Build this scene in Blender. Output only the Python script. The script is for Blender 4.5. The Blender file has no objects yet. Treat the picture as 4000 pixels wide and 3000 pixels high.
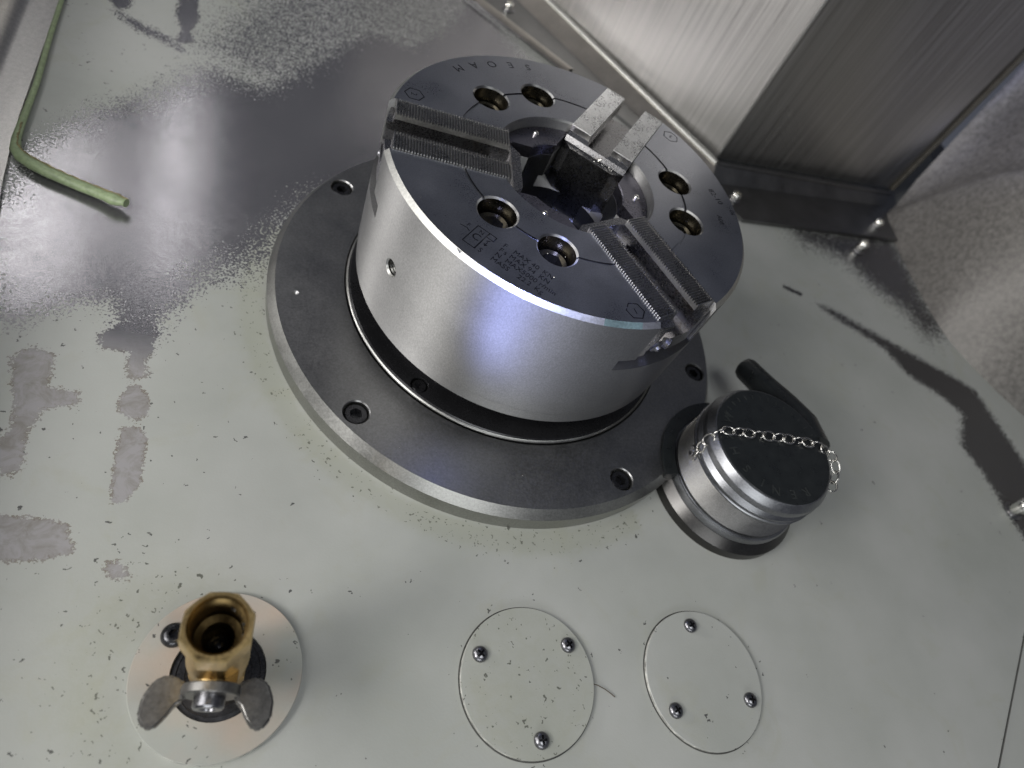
import bpy, bmesh, math, random
import numpy as np
from mathutils import Vector, Matrix
random.seed(7); rng = np.random.default_rng(5)
S = 0.001                                   # everything below is written in millimetres
R_ = math.radians
scn = bpy.context.scene
COL = scn.collection

# ------------------------------------------------------------------ camera
cam_d = bpy.data.cameras.new('camera'); cam = bpy.data.objects.new('camera', cam_d); COL.objects.link(cam)
w = Vector((6.10227383e-01, -3.43400218e-01, 5.95484552e-02))
cam.rotation_mode = 'QUATERNION'; cam.rotation_quaternion = Matrix.Rotation(w.length, 3, w.normalized()).to_quaternion()
cam.location = Vector((-122.848, -297.642, 325.731)) * S
cam_d.sensor_width = 36; cam_d.lens = 36 * 2600 / 4000
cam_d.clip_start = 0.01; cam_d.clip_end = 50
cam_d.dof.use_dof = True; cam_d.dof.focus_distance = 0.330; cam_d.dof.aperture_fstop = 7.5
scn.camera = cam
scn.render.resolution_x = 1024; scn.render.resolution_y = 768
scn.view_settings.view_transform = 'Standard'; scn.view_settings.look = 'None'
scn.view_settings.exposure = 0.0; scn.view_settings.gamma = 1.0

# ------------------------------------------------------------------ world and workshop lamps, plus added fill and spot lamps
wd = bpy.data.worlds.new('World'); scn.world = wd; wd.use_nodes = True
wd.node_tree.nodes['Background'].inputs[0].default_value = (0.74, 0.80, 1.0, 1)
wd.node_tree.nodes['Background'].inputs[1].default_value = 0.085

def lamp(name, loc, target, sx, sy, power, color, spread=180):
    d = bpy.data.lights.new(name, 'AREA'); d.shape = 'RECTANGLE'; d.size = sx*S; d.size_y = sy*S
    d.energy = power; d.color = color; d.spread = R_(spread)
    o = bpy.data.objects.new(name, d); COL.objects.link(o)
    o.location = Vector(loc)*S
    dv = (Vector(target)-Vector(loc)).normalized()
    o.rotation_euler = dv.to_track_quat('-Z', 'Y').to_euler()
    return o
lamp('work_lamp_left', (-640, -440, 430), (-40, -80, 40), 200, 160, 2.3, (1.0, 0.98, 0.95))
lamp('work_lamp_side', (-1000, 200, 250), (60, 200, 80), 200, 120, 3.8, (1.0, 0.975, 0.95))
lamp('room_light_behind', (-150, -1250, 420), (50, -50, 0), 700, 300, 3.4, (0.98, 1.0, 1.0))
lamp('overhead_fill', (250, -560, 1150), (60, -60, 0), 500, 350, 3.6, (0.98, 1.0, 1.0))  # unseen overhead fill, added to brighten the lower panel
lamp('fill_lamp_wide', (-720, -280, 580), (-60, -100, 0), 620, 520, 4.6, (1.0, 0.985, 0.965))  # unseen wide fill from the left, added to soften the valve's shadow
def spot_lamp(name, loc, target, power, color, cone, radius=12, blend=.6):
    d = bpy.data.lights.new(name, 'SPOT'); d.energy = power; d.color = color; d.spot_size = R_(cone); d.spot_blend = blend
    d.shadow_soft_size = radius*S
    o = bpy.data.objects.new(name, d); COL.objects.link(o); o.location = Vector(loc)*S
    o.rotation_euler = (Vector(target)-Vector(loc)).normalized().to_track_quat('-Z', 'Y').to_euler()
spot_lamp('chuck_streak_spot', (-230, -560, 560), (-8, -94, 122), 30.0, (0.40, 0.46, 1.0), 10.5)  # unseen narrow blue spot, added for the bluish streak on the chuck side
spot_lamp('housing_glow_spot', (120, -420, 640), (440, 290, 190), 14.0, (0.55, 0.60, 1.0), 20)  # second unseen blue spot, added for the glow on the housing's upper right
def tube(name, a, b, width, power, color):
    a = Vector(a); b = Vector(b); m = (a+b)/2
    o = lamp(name, m, m+Vector((0, 0, -1)), width, (b-a).length, power, color)
    o.rotation_euler = (0, 0, math.atan2(b.y-a.y, b.x-a.x)-math.pi/2)
    return o
tube('tube_lamp_one', (-401, 862, 500), (-338, 400, 500), 20, 0.26, (1, .98, .97))
tube('tube_lamp_two', (-494, 670, 500), (-483, 340, 500), 20, 0.21, (1, .98, .96))
tube('tube_lamp_three', (-560, 600, 500), (-541, 350, 500), 20, 0.21, (1, .98, .96))

# ------------------------------------------------------------------ materials
def new_mat(name):
    m = bpy.data.materials.new(name); m.use_nodes = True
    nt = m.node_tree; b = nt.nodes['Principled BSDF']
    return m, nt, b
def N(nt, t, **kw):
    n = nt.nodes.new(t)
    for k, v in kw.items(): setattr(n, k, v)
    return n
def L(nt, a, b): nt.links.new(a, b)
def math_n(nt, op, a, b=None, c=None, clamp=False):
    n = N(nt, 'ShaderNodeMath', operation=op, use_clamp=clamp)
    for i, v in enumerate((a, b, c)):
        if v is None: continue
        if isinstance(v, (int, float)): n.inputs[i].default_value = v
        else: L(nt, v, n.inputs[i])
    return n.outputs[0]
def noise(nt, vec, scale, detail=4, rough=.55, dist=0):
    n = N(nt, 'ShaderNodeTexNoise'); n.inputs['Scale'].default_value = scale; n.inputs['Detail'].default_value = detail
    n.inputs['Roughness'].default_value = rough; n.inputs['Distortion'].default_value = dist
    L(nt, vec, n.inputs['Vector']); return n.outputs['Fac']
def mapping(nt, vec, scale=(1, 1, 1), rot=(0, 0, 0)):
    n = N(nt, 'ShaderNodeMapping'); n.inputs['Scale'].default_value = scale; n.inputs['Rotation'].default_value = rot
    L(nt, vec, n.inputs['Vector']); return n.outputs[0]
def mixc(nt, f, a, b):
    n = N(nt, 'ShaderNodeMix', data_type='RGBA')
    if isinstance(f, (int, float)): n.inputs[0].default_value = f
    else: L(nt, f, n.inputs[0])
    for i, v in ((6, a), (7, b)):
        if isinstance(v, tuple): n.inputs[i].default_value = (*v, 1)
        else: L(nt, v, n.inputs[i])
    return n.outputs[2]
def rng_n(nt, v, a, b, c=0., d=1., smooth=False):
    n = N(nt, 'ShaderNodeMapRange'); n.interpolation_type = 'SMOOTHSTEP' if smooth else 'LINEAR'
    L(nt, v, n.inputs[0])
    for i, x in enumerate((a, b, c, d)): n.inputs[i+1].default_value = x
    return n.outputs[0]
def bump(nt, b, h, strength, dist):
    n = N(nt, 'ShaderNodeBump'); n.inputs['Strength'].default_value = strength; n.inputs['Distance'].default_value = dist*S
    L(nt, h, n.inputs['Height']); L(nt, n.outputs[0], b.inputs['Normal']); return n

def metal(name, col, rough, spot=0.25, scr=0.12, var=0.10, aniso=None, metallic=1.0, grime=None, fscale=900, tscale=(1, 1, 1), trot=(0, 0, 0), bs=.18, broad=None):
    m, nt, b = new_mat(name)
    tc = N(nt, 'ShaderNodeTexCoord').outputs['Object']
    n1 = noise(nt, mapping(nt, tc, broad) if broad else tc, 35, 5, .6); n2 = noise(nt, mapping(nt, tc, tscale, trot), fscale, 3, .7)
    c = mixc(nt, rng_n(nt, n1, .3, .7), tuple(x*(1-spot) for x in col), tuple(min(1, x*(1+spot*.6)) for x in col))
    if grime:
        n3 = noise(nt, tc, 60, 6, .7, .6)
        c = mixc(nt, rng_n(nt, n3, .56, .70, 0, .8), c, grime)
    mul = N(nt, 'ShaderNodeVectorMath', operation='SCALE'); L(nt, c, mul.inputs[0]); L(nt, rng_n(nt, n2, .35, .68, .84, 1.12), mul.inputs['Scale'])
    L(nt, mul.outputs[0], b.inputs['Base Color'])
    r = math_n(nt, 'ADD', rng_n(nt, n2, .25, .75, rough-var*.5, rough+var*.5), rng_n(nt, n1, .3, .7, -var*.5, var*.5))
    L(nt, r, b.inputs['Roughness']); b.inputs['Metallic'].default_value = metallic
    # sparse fine scratches
    v = N(nt, 'ShaderNodeTexVoronoi', feature='DISTANCE_TO_EDGE'); v.inputs['Scale'].default_value = 22
    L(nt, mapping(nt, tc, (1, 5, 1), (0, 0, .6)), v.inputs['Vector'])
    s = math_n(nt, 'MULTIPLY', rng_n(nt, v.outputs[0], 0, .008, 1, 0), rng_n(nt, noise(nt, tc, 50, 2), .55, .7, 0, 1))
    h = math_n(nt, 'SUBTRACT', n2, math_n(nt, 'MULTIPLY', s, scr*4))
    bump(nt, b, h, bs, .05)
    if aniso is not None:
        b.inputs['Anisotropic'].default_value = aniso; b.inputs['Anisotropic Rotation'].default_value = .25
        t = N(nt, 'ShaderNodeTangent', direction_type='RADIAL', axis='Z'); L(nt, t.outputs[0], b.inputs['Tangent'])
    return m
M = {}
M['chuck_side'] = metal('ground_steel', (.355, .353, .35), .54, .05, var=.04, aniso=.88, tscale=(1, 1, .6), fscale=1400, bs=.4)
M['chuck_face'] = metal('face_steel', (.40, .41, .45), .33, .08, fscale=1600, scr=.02)
M['jaw'] = metal('jaw_steel', (.33, .325, .33), .28, .12, grime=(.20, .16, .12))
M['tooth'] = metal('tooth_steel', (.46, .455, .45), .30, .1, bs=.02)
M['tooth_side_lit'] = metal('tooth_side_lit_steel', (.74, .73, .69), .38, .1, bs=.05)  # same steel as the teeth; lit look of the side faces painted in
M['ring'] = metal('ring_steel', (.27, .26, .30), .30, .15, grime=(.16, .12, .09))
M['flange'] = metal('turned_flange', (.29, .29, .29), .38, .025, aniso=.2, tscale=(1, 1, 1))
M['flange_edge'] = metal('flange_edge_steel', (.37, .37, .355), .38, .12)
M['black_steel'] = metal('blackened_steel', (.035, .035, .038), .28, .2, metallic=.7)
M['bolt'] = metal('bolt_black', (.07, .07, .075), .30, .3, metallic=.9)
M['bolt_dark'] = metal('bolt_oily', (.13, .125, .11), .24, .3, metallic=.9)
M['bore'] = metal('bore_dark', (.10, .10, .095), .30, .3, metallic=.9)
M['stainless'] = metal('brushed_stainless', (.46, .45, .435), .38, .16, tscale=(7, 7, .04), fscale=160, var=.12, bs=.09, broad=(9, 9, .12))
M['lip'] = metal('lip_steel', (.50, .47, .43), .36, .15)
M['rail'] = metal('rail_steel', (.20, .20, .20), .34, .2)
M['screw'] = metal('screw_steel', (.25, .25, .265), .33, .2)
M['brass'] = metal('brass', (.68, .49, .22), .36, .25, grime=(.12, .08, .035))
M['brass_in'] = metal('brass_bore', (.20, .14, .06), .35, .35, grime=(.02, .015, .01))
M['handle'] = metal('handle_steel', (.21, .205, .195), .42, .3, metallic=.9, fscale=700, bs=.5)
M['chain'] = metal('chain_steel', (.72, .70, .66), .2, .2, grime=(.55, .33, .08))
M['probe_base'] = metal('probe_base_steel', (.09, .088, .086), .36, .15)
M['probe'] = metal('probe_steel', (.33, .325, .315), .42, .15)
M['probe_cap'] = metal('cap_rim_steel', (.28, .285, .30), .36, .2)
M['smear'] = metal('green_smeared_rim', (.26, .36, .30), .42, .3, metallic=.8, bs=.4)
M['rim'] = metal('rim_steel', (.48, .48, .455), .42, .15, bs=.25)
M['engrave'] = metal('dark_engraving', (.07, .07, .075), .35, .3)  # engraved grooves coloured darker than the face so the marks read
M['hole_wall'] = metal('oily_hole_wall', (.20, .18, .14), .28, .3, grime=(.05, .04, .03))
M['pin'] = metal('pin_steel', (.8, .79, .74), .2, .1)

def plain(name, col, rough, metallic=0, nscale=120, var=.2, bs=.1, coat=0):
    m, nt, b = new_mat(name)
    tc = N(nt, 'ShaderNodeTexCoord').outputs['Object']; n1 = noise(nt, tc, nscale, 6, .65)
    L(nt, mixc(nt, rng_n(nt, n1, .3, .7), tuple(x*(1-var) for x in col), tuple(min(1, x*(1+var)) for x in col)), b.inputs['Base Color'])
    L(nt, rng_n(nt, n1, .3, .7, rough-.06, rough+.08), b.inputs['Roughness']); b.inputs['Metallic'].default_value = metallic
    b.inputs['Coat Weight'].default_value = coat
    bump(nt, b, noise(nt, tc, nscale*6, 3), bs, .1)
    return m
M['cap_black'] = plain('cap_black_plastic', (.012, .014, .015), .30, coat=.0)
M['letter'] = plain('letter_black', (.022, .025, .025), .42)
M['seal'] = plain('green_rubber_seal', (.23, .29, .16), .42, nscale=300, var=.25, bs=.4)
M['seal_glue'] = plain('old_glue', (.20, .17, .08), .7, nscale=400, var=.5, bs=.9)
M['cast'] = plain('cast_iron_paint', (.15, .142, .132), .38, metallic=.22, nscale=230, var=.38, bs=1.0)
M['hair'] = plain('rust_wire', (.07, .05, .03), .5)
M['weld'] = plain('brown_sealant', (.045, .04, .028), .40)

def paint_mat(name, wear=True, seed=0., warm=0.):
    """grey-green machine paint; the attributes wear / amp / dirt say where it is rubbed off or spotted"""
    m, nt, b = new_mat(name)
    tc = N(nt, 'ShaderNodeTexCoord').outputs['Object']
    mp = N(nt, 'ShaderNodeMapping'); L(nt, tc, mp.inputs['Vector']); mp.inputs['Location'].default_value = (seed, seed*.7, 0); tc = mp.outputs[0]
    fine = noise(nt, tc, 650, 5, .62); mid = noise(nt, tc, 160, 5, .62, .4); big = noise(nt, tc, 9, 5, .55)
    col = mixc(nt, rng_n(nt, big, .35, .65), (.31, .32, .295), (.375, .38, .36))
    if warm: col = mixc(nt, rng_n(nt, noise(nt, tc, 22, 3), .35, .6, 0, warm), col, (.41, .315, .25))
    stain = noise(nt, mapping(nt, tc, (1, 1, 1)), 28, 5, .7, 1.0)
    col = mixc(nt, rng_n(nt, stain, .55, .75, 0, .35), col, (.30, .30, .22))
    dirt_a = N(nt, 'ShaderNodeAttribute', attribute_name='dirt').outputs['Fac']
    v = N(nt, 'ShaderNodeTexVoronoi'); v.inputs['Scale'].default_value = 400; v.inputs['Randomness'].default_value = 1
    wob = N(nt, 'ShaderNodeVectorMath', operation='ADD'); L(nt, tc, wob.inputs[0])
    nn = N(nt, 'ShaderNodeTexNoise'); nn.inputs['Scale'].default_value = 420; L(nt, tc, nn.inputs['Vector'])
    sc = N(nt, 'ShaderNodeVectorMath', operation='SCALE'); L(nt, nn.outputs['Color'], sc.inputs[0]); sc.inputs['Scale'].default_value = .006
    L(nt, sc.outputs[0], wob.inputs[1]); L(nt, wob.outputs[0], v.inputs['Vector'])
    sep = N(nt, 'ShaderNodeSeparateColor'); L(nt, v.outputs['Color'], sep.inputs[0])
    pick = math_n(nt, 'LESS_THAN', sep.outputs[0], math_n(nt, 'MULTIPLY', dirt_a, .9))
    rad = math_n(nt, 'MULTIPLY', sep.outputs[1], .36)
    spot = math_n(nt, 'MULTIPLY', pick, math_n(nt, 'LESS_THAN', v.outputs['Distance'], rad))
    col = mixc(nt, math_n(nt, 'MULTIPLY', spot, .9), col, (.035, .033, .035))
    col = mixc(nt, math_n(nt, 'MULTIPLY', rng_n(nt, math_n(nt, 'MULTIPLY', dirt_a, mid), .03, .30, 0, .30), 1.), col, (.235, .245, .165))
    rough = rng_n(nt, mid, .3, .7, .40, .52)
    hgt = math_n(nt, 'MULTIPLY', noise(nt, tc, 750, 3, .55), .6)
    if wear:
        wa = N(nt, 'ShaderNodeAttribute', attribute_name='wear').outputs['Fac']
        am = N(nt, 'ShaderNodeAttribute', attribute_name='amp').outputs['Fac']
        nz = math_n(nt, 'ADD', math_n(nt, 'MULTIPLY', math_n(nt, 'SUBTRACT', fine, .5), 8.5), math_n(nt, 'MULTIPLY', math_n(nt, 'SUBTRACT', mid, .5), 2.6))
        dd = math_n(nt, 'ADD', wa, math_n(nt, 'MULTIPLY', nz, am))
        mask = rng_n(nt, dd, -.15, .15, 0, 1)
        edge = math_n(nt, 'MULTIPLY', rng_n(nt, math_n(nt, 'ABSOLUTE', dd), 0, 1.3, 1, 0), rng_n(nt, am, 5, 1.5, 0, 1))
        mt = mixc(nt, rng_n(nt, big, .3, .7), (.30, .295, .31), (.235, .23, .25))
        mt = mixc(nt, rng_n(nt, noise(nt, mapping(nt, tc, (1, 8, 1), (0, 0, -.3)), 260, 4, .7), .35, .75, 0, .5), mt, (.42, .41, .42))
        mt = mixc(nt, math_n(nt, 'MULTIPLY', edge, rng_n(nt, mid, .45, .65, 0, .9)), mt, (.12, .10, .06))
        pr_ = N(nt, 'ShaderNodeAttribute', attribute_name='prime').outputs['Fac']
        mt = mixc(nt, pr_, mt, mixc(nt, math_n(nt, 'MULTIPLY', edge, rng_n(nt, mid, .40, .60, 0, 1)), mixc(nt, rng_n(nt, noise(nt, tc, 75, 6, .7, 1.2), .42, .66), (.325, .315, .315), (.23, .215, .195)), (.15, .12, .08)))
        mt = mixc(nt, math_n(nt, 'MULTIPLY', N(nt, 'ShaderNodeAttribute', attribute_name='dark_reflect').outputs['Fac'], .85), mt, (.085, .083, .085))  # bare metal at the right darkened: reflection of the dark casting painted in
        col = mixc(nt, mask, col, mt)
        L(nt, math_n(nt, 'MULTIPLY', mask, math_n(nt, 'SUBTRACT', .78, math_n(nt, 'MULTIPLY', pr_, .66))), b.inputs['Metallic'])
        swirl = noise(nt, mapping(nt, tc, (1, 14, 1), (0, 0, -.42)), 190, 3, .6)
        rm = rng_n(nt, noise(nt, tc, 40, 5, .7), .3, .7, .14, .22)
        mx = N(nt, 'ShaderNodeMix'); L(nt, mask, mx.inputs[0]); L(nt, rough, mx.inputs[2]); L(nt, rm, mx.inputs[3]); rough = mx.outputs[0]
        waves = noise(nt, mapping(nt, tc, (1, .5, 1), (0, 0, .1)), 20, 2, .5)
        hm = math_n(nt, 'ADD', math_n(nt, 'MULTIPLY', swirl, .5), math_n(nt, 'MULTIPLY', waves, 1.5))
        mh = N(nt, 'ShaderNodeMix'); L(nt, mask, mh.inputs[0]); mh.inputs[2].default_value = 0; L(nt, hgt, mh.inputs[2]); L(nt, hm, mh.inputs[3])
        hgt = math_n(nt, 'SUBTRACT', mh.outputs[0], math_n(nt, 'MULTIPLY', mask, 1.0))
    L(nt, rough, b.inputs['Roughness']); L(nt, col, b.inputs['Base Color'])
    bump(nt, b, hgt, .55, .16)
    return m
M['chip_edge'] = plain('chipped_paint_edge', (.42, .42, .39), .4, nscale=260, var=.7)
M['matt_black'] = plain('matt_black_gap', (.014, .014, .014), .85)
M['gap_shade'] = plain('gap_shade_dark', (.05, .05, .045), .6, nscale=300, var=.6)  # dark tone painting the gap shadow around the cover plates
M['plate'] = paint_mat('worn_grey_paint')
M['paint'] = paint_mat('grey_paint_disc', wear=False, seed=.3)
M['paint_warm'] = paint_mat('rusty_grey_paint_disc', wear=False, seed=.6, warm=.75)

# ------------------------------------------------------------------ mesh helpers
def finish(me, mat, ang=30):
    if mat is not None and not me.materials: me.materials.append(mat)
    me.shade_smooth(); me.set_sharp_from_angle(angle=R_(ang))
def obj(name, data, mat=None, parent=None, ang=30, loc=None):
    """data: bmesh or (verts, faces) in mm, or a finished Mesh"""
    if isinstance(data, bpy.types.Mesh): me = data
    else:
        me = bpy.data.meshes.new(name)
        if isinstance(data, bmesh.types.BMesh):
            bmesh.ops.scale(data, vec=(S, S, S), verts=data.verts)
            bmesh.ops.recalc_face_normals(data, faces=data.faces)
            data.to_mesh(me); data.free()
        else:
            v, f = data; me.from_pydata([(a*S, b*S, c*S) for a, b, c in v], [], f)
            me.update()
        finish(me, mat, ang)
    o = bpy.data.objects.new(name, me); COL.objects.link(o)
    if parent: o.parent = parent
    if loc is not None: o.location = Vector(loc)*S
    return o
def thing(name, label, cat, loc=(0, 0, 0), group=None, rotz=0):
    o = bpy.data.objects.new(name, None); COL.objects.link(o); o.location = Vector(loc)*S; o.rotation_euler = (0, 0, rotz)
    o.empty_display_size = .01
    o['label'] = label; o['category'] = cat
    if group: o['group'] = group
    return o
def tag(o, label, cat, group=None):
    o['label'] = label; o['category'] = cat
    if group: o['group'] = group
    return o
def lathe(prof, n=96, cx=0, cy=0, bm=None, closed=True):
    """prof: list of (r, z) forming a closed section unless closed is False"""
    bm = bm or bmesh.new(); rings = []
    for r, z in prof:
        if r < 1e-6: rings.append([bm.verts.new((cx, cy, z))])
        else: rings.append([bm.verts.new((cx+r*math.cos(2*math.pi*i/n), cy+r*math.sin(2*math.pi*i/n), z)) for i in range(n)])
    m = len(rings)
    for k in range(m if closed else m-1):
        a, b = rings[k], rings[(k+1) % m]
        if len(a) == 1 and len(b) == 1: continue
        for i in range(n):
            j = (i+1) % n
            if len(a) == 1: bm.faces.new((a[0], b[j], b[i]))
            elif len(b) == 1: bm.faces.new((a[i], a[j], b[0]))
            else: bm.faces.new((a[i], a[j], b[j], b[i]))
    return bm
def prism(poly, z0, z1, bm=None, mat=None):
    """vertical prism over a plan polygon; mat optionally transforms the verts"""
    bm = bm or bmesh.new(); n = len(poly)
    lo = [bm.verts.new((x, y, z0)) for x, y in poly]; hi = [bm.verts.new((x, y, z1)) for x, y in poly]
    bm.faces.new(lo[::-1]); bm.faces.new(hi)
    for i in range(n): bm.faces.new((lo[i], lo[(i+1) % n], hi[(i+1) % n], hi[i]))
    if mat is not None: bmesh.ops.transform(bm, matrix=mat, verts=lo+hi)
    return bm
def box(x0, x1, y0, y1, z0, z1, bm=None, mat=None): return prism([(x0, y0), (x1, y0), (x1, y1), (x0, y1)], z0, z1, bm, mat)
def extr_x(poly, x0, x1, bm=None):
    """section polygon given as (y, z), extruded along x"""
    bm = bm or bmesh.new(); n = len(poly)
    a = [bm.verts.new((x0, y, z)) for y, z in poly]; b = [bm.verts.new((x1, y, z)) for y, z in poly]
    bm.faces.new(a); bm.faces.new(b[::-1])
    for i in range(n): bm.faces.new((a[i], b[i], b[(i+1) % n], a[(i+1) % n]))
    return bm
def extr_y(poly, y0, y1, bm=None):
    bm = bm or bmesh.new(); n = len(poly)
    a = [bm.verts.new((x, y0, z)) for x, z in poly]; b = [bm.verts.new((x, y1, z)) for x, z in poly]
    bm.faces.new(a); bm.faces.new(b[::-1])
    for i in range(n): bm.faces.new((a[i], b[i], b[(i+1) % n], a[(i+1) % n]))
    return bm
def tube_path(pts, rad, n=10, cap=True, bm=None, closed=False, flat=1.0):
    bm = bm or bmesh.new(); P = [Vector(p) for p in pts]; rings = []; m = len(P)
    rads = rad if isinstance(rad, (list, tuple)) else [rad]*m
    for i, p in enumerate(P):
        if closed: t = (P[(i+1) % m]-P[i-1]).normalized()
        else: t = (P[min(i+1, m-1)]-P[max(i-1, 0)]).normalized()
        up = Vector((0, 0, 1)) if abs(t.z) < .9 else Vector((0, 1, 0))
        s = t.cross(up).normalized(); u = s.cross(t)
        rings.append([bm.verts.new(p+(s*math.cos(2*math.pi*k/n)+u*flat*math.sin(2*math.pi*k/n))*rads[i]) for k in range(n)])
    for i in range(m if closed else m-1):
        a, b = rings[i], rings[(i+1) % m]
        for k in range(n): bm.faces.new((a[k], a[(k+1) % n], b[(k+1) % n], b[k]))
    if cap and not closed: bm.faces.new(rings[0][::-1]); bm.faces.new(rings[-1])
    return bm
def tmp(bm):
    me = bpy.data.meshes.new('cutter')
    bmesh.ops.recalc_face_normals(bm, faces=bm.faces)
    bmesh.ops.scale(bm, vec=(S*100,)*3, verts=bm.verts)      # booleans are done at a larger scale for precision
    bm.to_mesh(me); bm.free()
    o = bpy.data.objects.new('cutter', me); COL.objects.link(o); return o
def boolean(base, ops, name, mats, ang=30, face_mat=None):
    """base bmesh; ops = [(operation, bmesh)]; returns a finished mesh"""
    b = tmp(base); cs = []
    for op, c in ops:
        co = tmp(c); cs.append(co)
        md = b.modifiers.new('b', 'BOOLEAN'); md.operation = op; md.object = co; md.solver = 'EXACT'; md.use_self = True
    dg = bpy.context.evaluated_depsgraph_get(); dg.update()
    me = bpy.data.meshes.new_from_object(b.evaluated_get(dg))
    for o in cs+[b]:
        d = o.data; bpy.data.objects.remove(o); bpy.data.meshes.remove(d)
    me.transform(Matrix.Scale(.01, 4)); me.name = name
    me.materials.clear()
    for m in mats: me.materials.append(m)
    if face_mat:
        for p in me.polygons:
            p.material_index = face_mat(p.center/S, p.normal)
    me.shade_smooth(); me.set_sharp_from_angle(angle=R_(ang))
    return me
def text_bm(s, size, depth, bm=None, mat=None, extrude_down=True, space=1.0, res=3, bold=0.0):
    cu = bpy.data.curves.new('t', 'FONT'); cu.body = s; cu.size = size; cu.extrude = depth/2; cu.resolution_u = res
    cu.space_character = space; cu.offset = bold; cu.fill_mode = 'BOTH'
    o = bpy.data.objects.new('t', cu); COL.objects.link(o)
    dg = bpy.context.evaluated_depsgraph_get(); dg.update()
    me = bpy.data.meshes.new_from_object(o.evaluated_get(dg))
    if mat is not None: me.transform(mat)
    bm = bm or bmesh.new(); bm.from_mesh(me)
    bpy.data.objects.remove(o); bpy.data.curves.remove(cu); bpy.data.meshes.remove(me)
    bmesh.ops.remove_doubles(bm, verts=bm.verts, dist=1e-4)
    return bm
def frame2(ox, oy, oz, ang):        # text frame: origin, baseline angle in degrees
    return Matrix.Translation((ox, oy, oz)) @ Matrix.Rotation(R_(ang), 4, 'Z')
def stroke(x0, y0, x1, y1, wd_, z0, z1, bm=None, mat=None):
    dx, dy = x1-x0, y1-y0; l = math.hypot(dx, dy); nx, ny = -dy/l*wd_/2, dx/l*wd_/2
    ex, ey = dx/l*wd_*.3, dy/l*wd_*.3
    return prism([(x0-ex+nx, y0-ey+ny), (x0-ex-nx, y0-ey-ny), (x1+ex-nx, y1+ey-ny), (x1+ex+nx, y1+ey+ny)], z0, z1, bm, mat)

# socket cap screw: head with a hexagonal socket (and its recess)
_cache = {}
def cap_screw_mesh(r, h, af, mat, chamfer=.6):
    key = (r, h, af, mat)
    if key not in _cache:
        base = lathe([(0, 0), (r, 0), (r, h-chamfer), (r-chamfer, h), (0, h)], 40)
        hexa = [(af/2/math.cos(R_(30))*math.cos(R_(60*k)), af/2/math.cos(R_(30))*math.sin(R_(60*k))) for k in range(6)]
        _cache[key] = boolean(base, [('DIFFERENCE', prism(hexa, h-af*.6, h+2))], 'socket_screw', [M[mat]])
    return _cache[key]

# ================================================================== SETTING: the panel
POLY = {
'M1':[(-300,57),(-293,78),(-283,102),(-276,115),(-260,132),(-246,153),(-235,173),(-230,185),(-219,192),(-188,189),(-172,217),(-152,256),(-134,292),(-114,317),(-80,313),(-46,376),(-21,460),(67,304),(-28,130),(-128,77),(-152,30),(-159,9),(-168,-1),(-186,-18),(-192,-34),(-201,-50),(-200,-59),(-207,-69),(-222,-55),(-227,-45),(-238,-46),(-249,-52),(-260,-64),(-275,-68),(-308,4),(-296,20)],
'M2a':[(-228,-68),(-220,-56),(-202,-52),(-199,-72),(-202,-78),(-198,-88),(-207,-92),(-210,-83),(-211,-75),(-224,-75)],
'M2b':[(-206,-95),(-201,-94),(-195,-100),(-192,-110),(-197,-115),(-206,-112),(-208,-105)],
'M2c':[(-203,-119),(-195,-118),(-190,-124),(-187,-148),(-191,-159),(-196,-160),(-199,-151),(-202,-131)],
'M3':[(-260,-88),(-253,-80),(-243,-82),(-240,-91),(-240,-102),(-226,-103),(-223,-110),(-238,-115),(-237,-122),(-240,-126),(-236,-147),(-239,-150),(-243,-151),(-250,-143),(-249,-132),(-247,-127),(-251,-112)],
'M4':[(-244,-169),(-237,-169),(-222,-169),(-210,-171),(-208,-178),(-203,-182),(-207,-185),(-216,-188),(-230,-190),(-237,-191)],
'M5':[(-191,-186),(-186,-186),(-180,-191),(-180,-194),(-187,-194),(-191,-191)],
'T4':[(-232,218),(-209,291),(-140,441),(-50,560),(3,439),(-50,290),(-95,280),(-130,205),(-168,185)],
'R1':[(309,195),(447,225),(456,202),(453,131),(459,94),(426,81),(416,109),(388,133),(362,166),(314,176)],
'R2':[(302,89),(318,87),(351,72),(389,55),(437,34),(455,24),(469,-48),(464,-96),(419,-121),(414,-97),(412,-76),(409,-63),(400,-41),(421,-8),(406,9),(377,25),(361,52),(335,68),(314,78)],
'R3':[(269,105),(289,99),(287,94),(268,100)],
'T1':[(-265,293),(-254,300),(-243,249),(-245,232),(-240,217),(-252,209),(-253,231),(-260,248)],
'T2':[(-313,249),(-294,262),(-289,239),(-296,232)],
'T3':[(-297,231),(-291,228),(-274,221),(-257,215),(-244,205),(-245,200),(-260,208),(-277,212),(-294,224)],
}
AMP = dict(T4=30.0, M1=9.0, M2a=1.8, M2b=1.0, M2c=1.0, M3=1.6, M4=1.1, M5=1.4, R1=17.0, R2=4.5, R3=1.0, T1=2.2, T2=2.4, T3=4.5)
def sdf(px, py, poly):
    d = np.full(px.shape, 1e9); ins = np.zeros(px.shape, bool); n = len(poly)
    for i in range(n):
        ax, ay = poly[i]; bx, by = poly[(i+1) % n]
        ex, ey = bx-ax, by-ay
        t = np.clip(((px-ax)*ex+(py-ay)*ey)/(ex*ex+ey*ey), 0, 1)
        d = np.minimum(d, np.hypot(px-ax-t*ex, py-ay-t*ey))
        c = (ay > py) != (by > py)
        with np.errstate(divide='ignore', invalid='ignore'):
            xi = (bx-ax)*(py-ay)/(by-ay if by != ay else 1e-9)+ax
        ins ^= c & (px < xi)
    return np.where(ins, d, -d)
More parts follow.
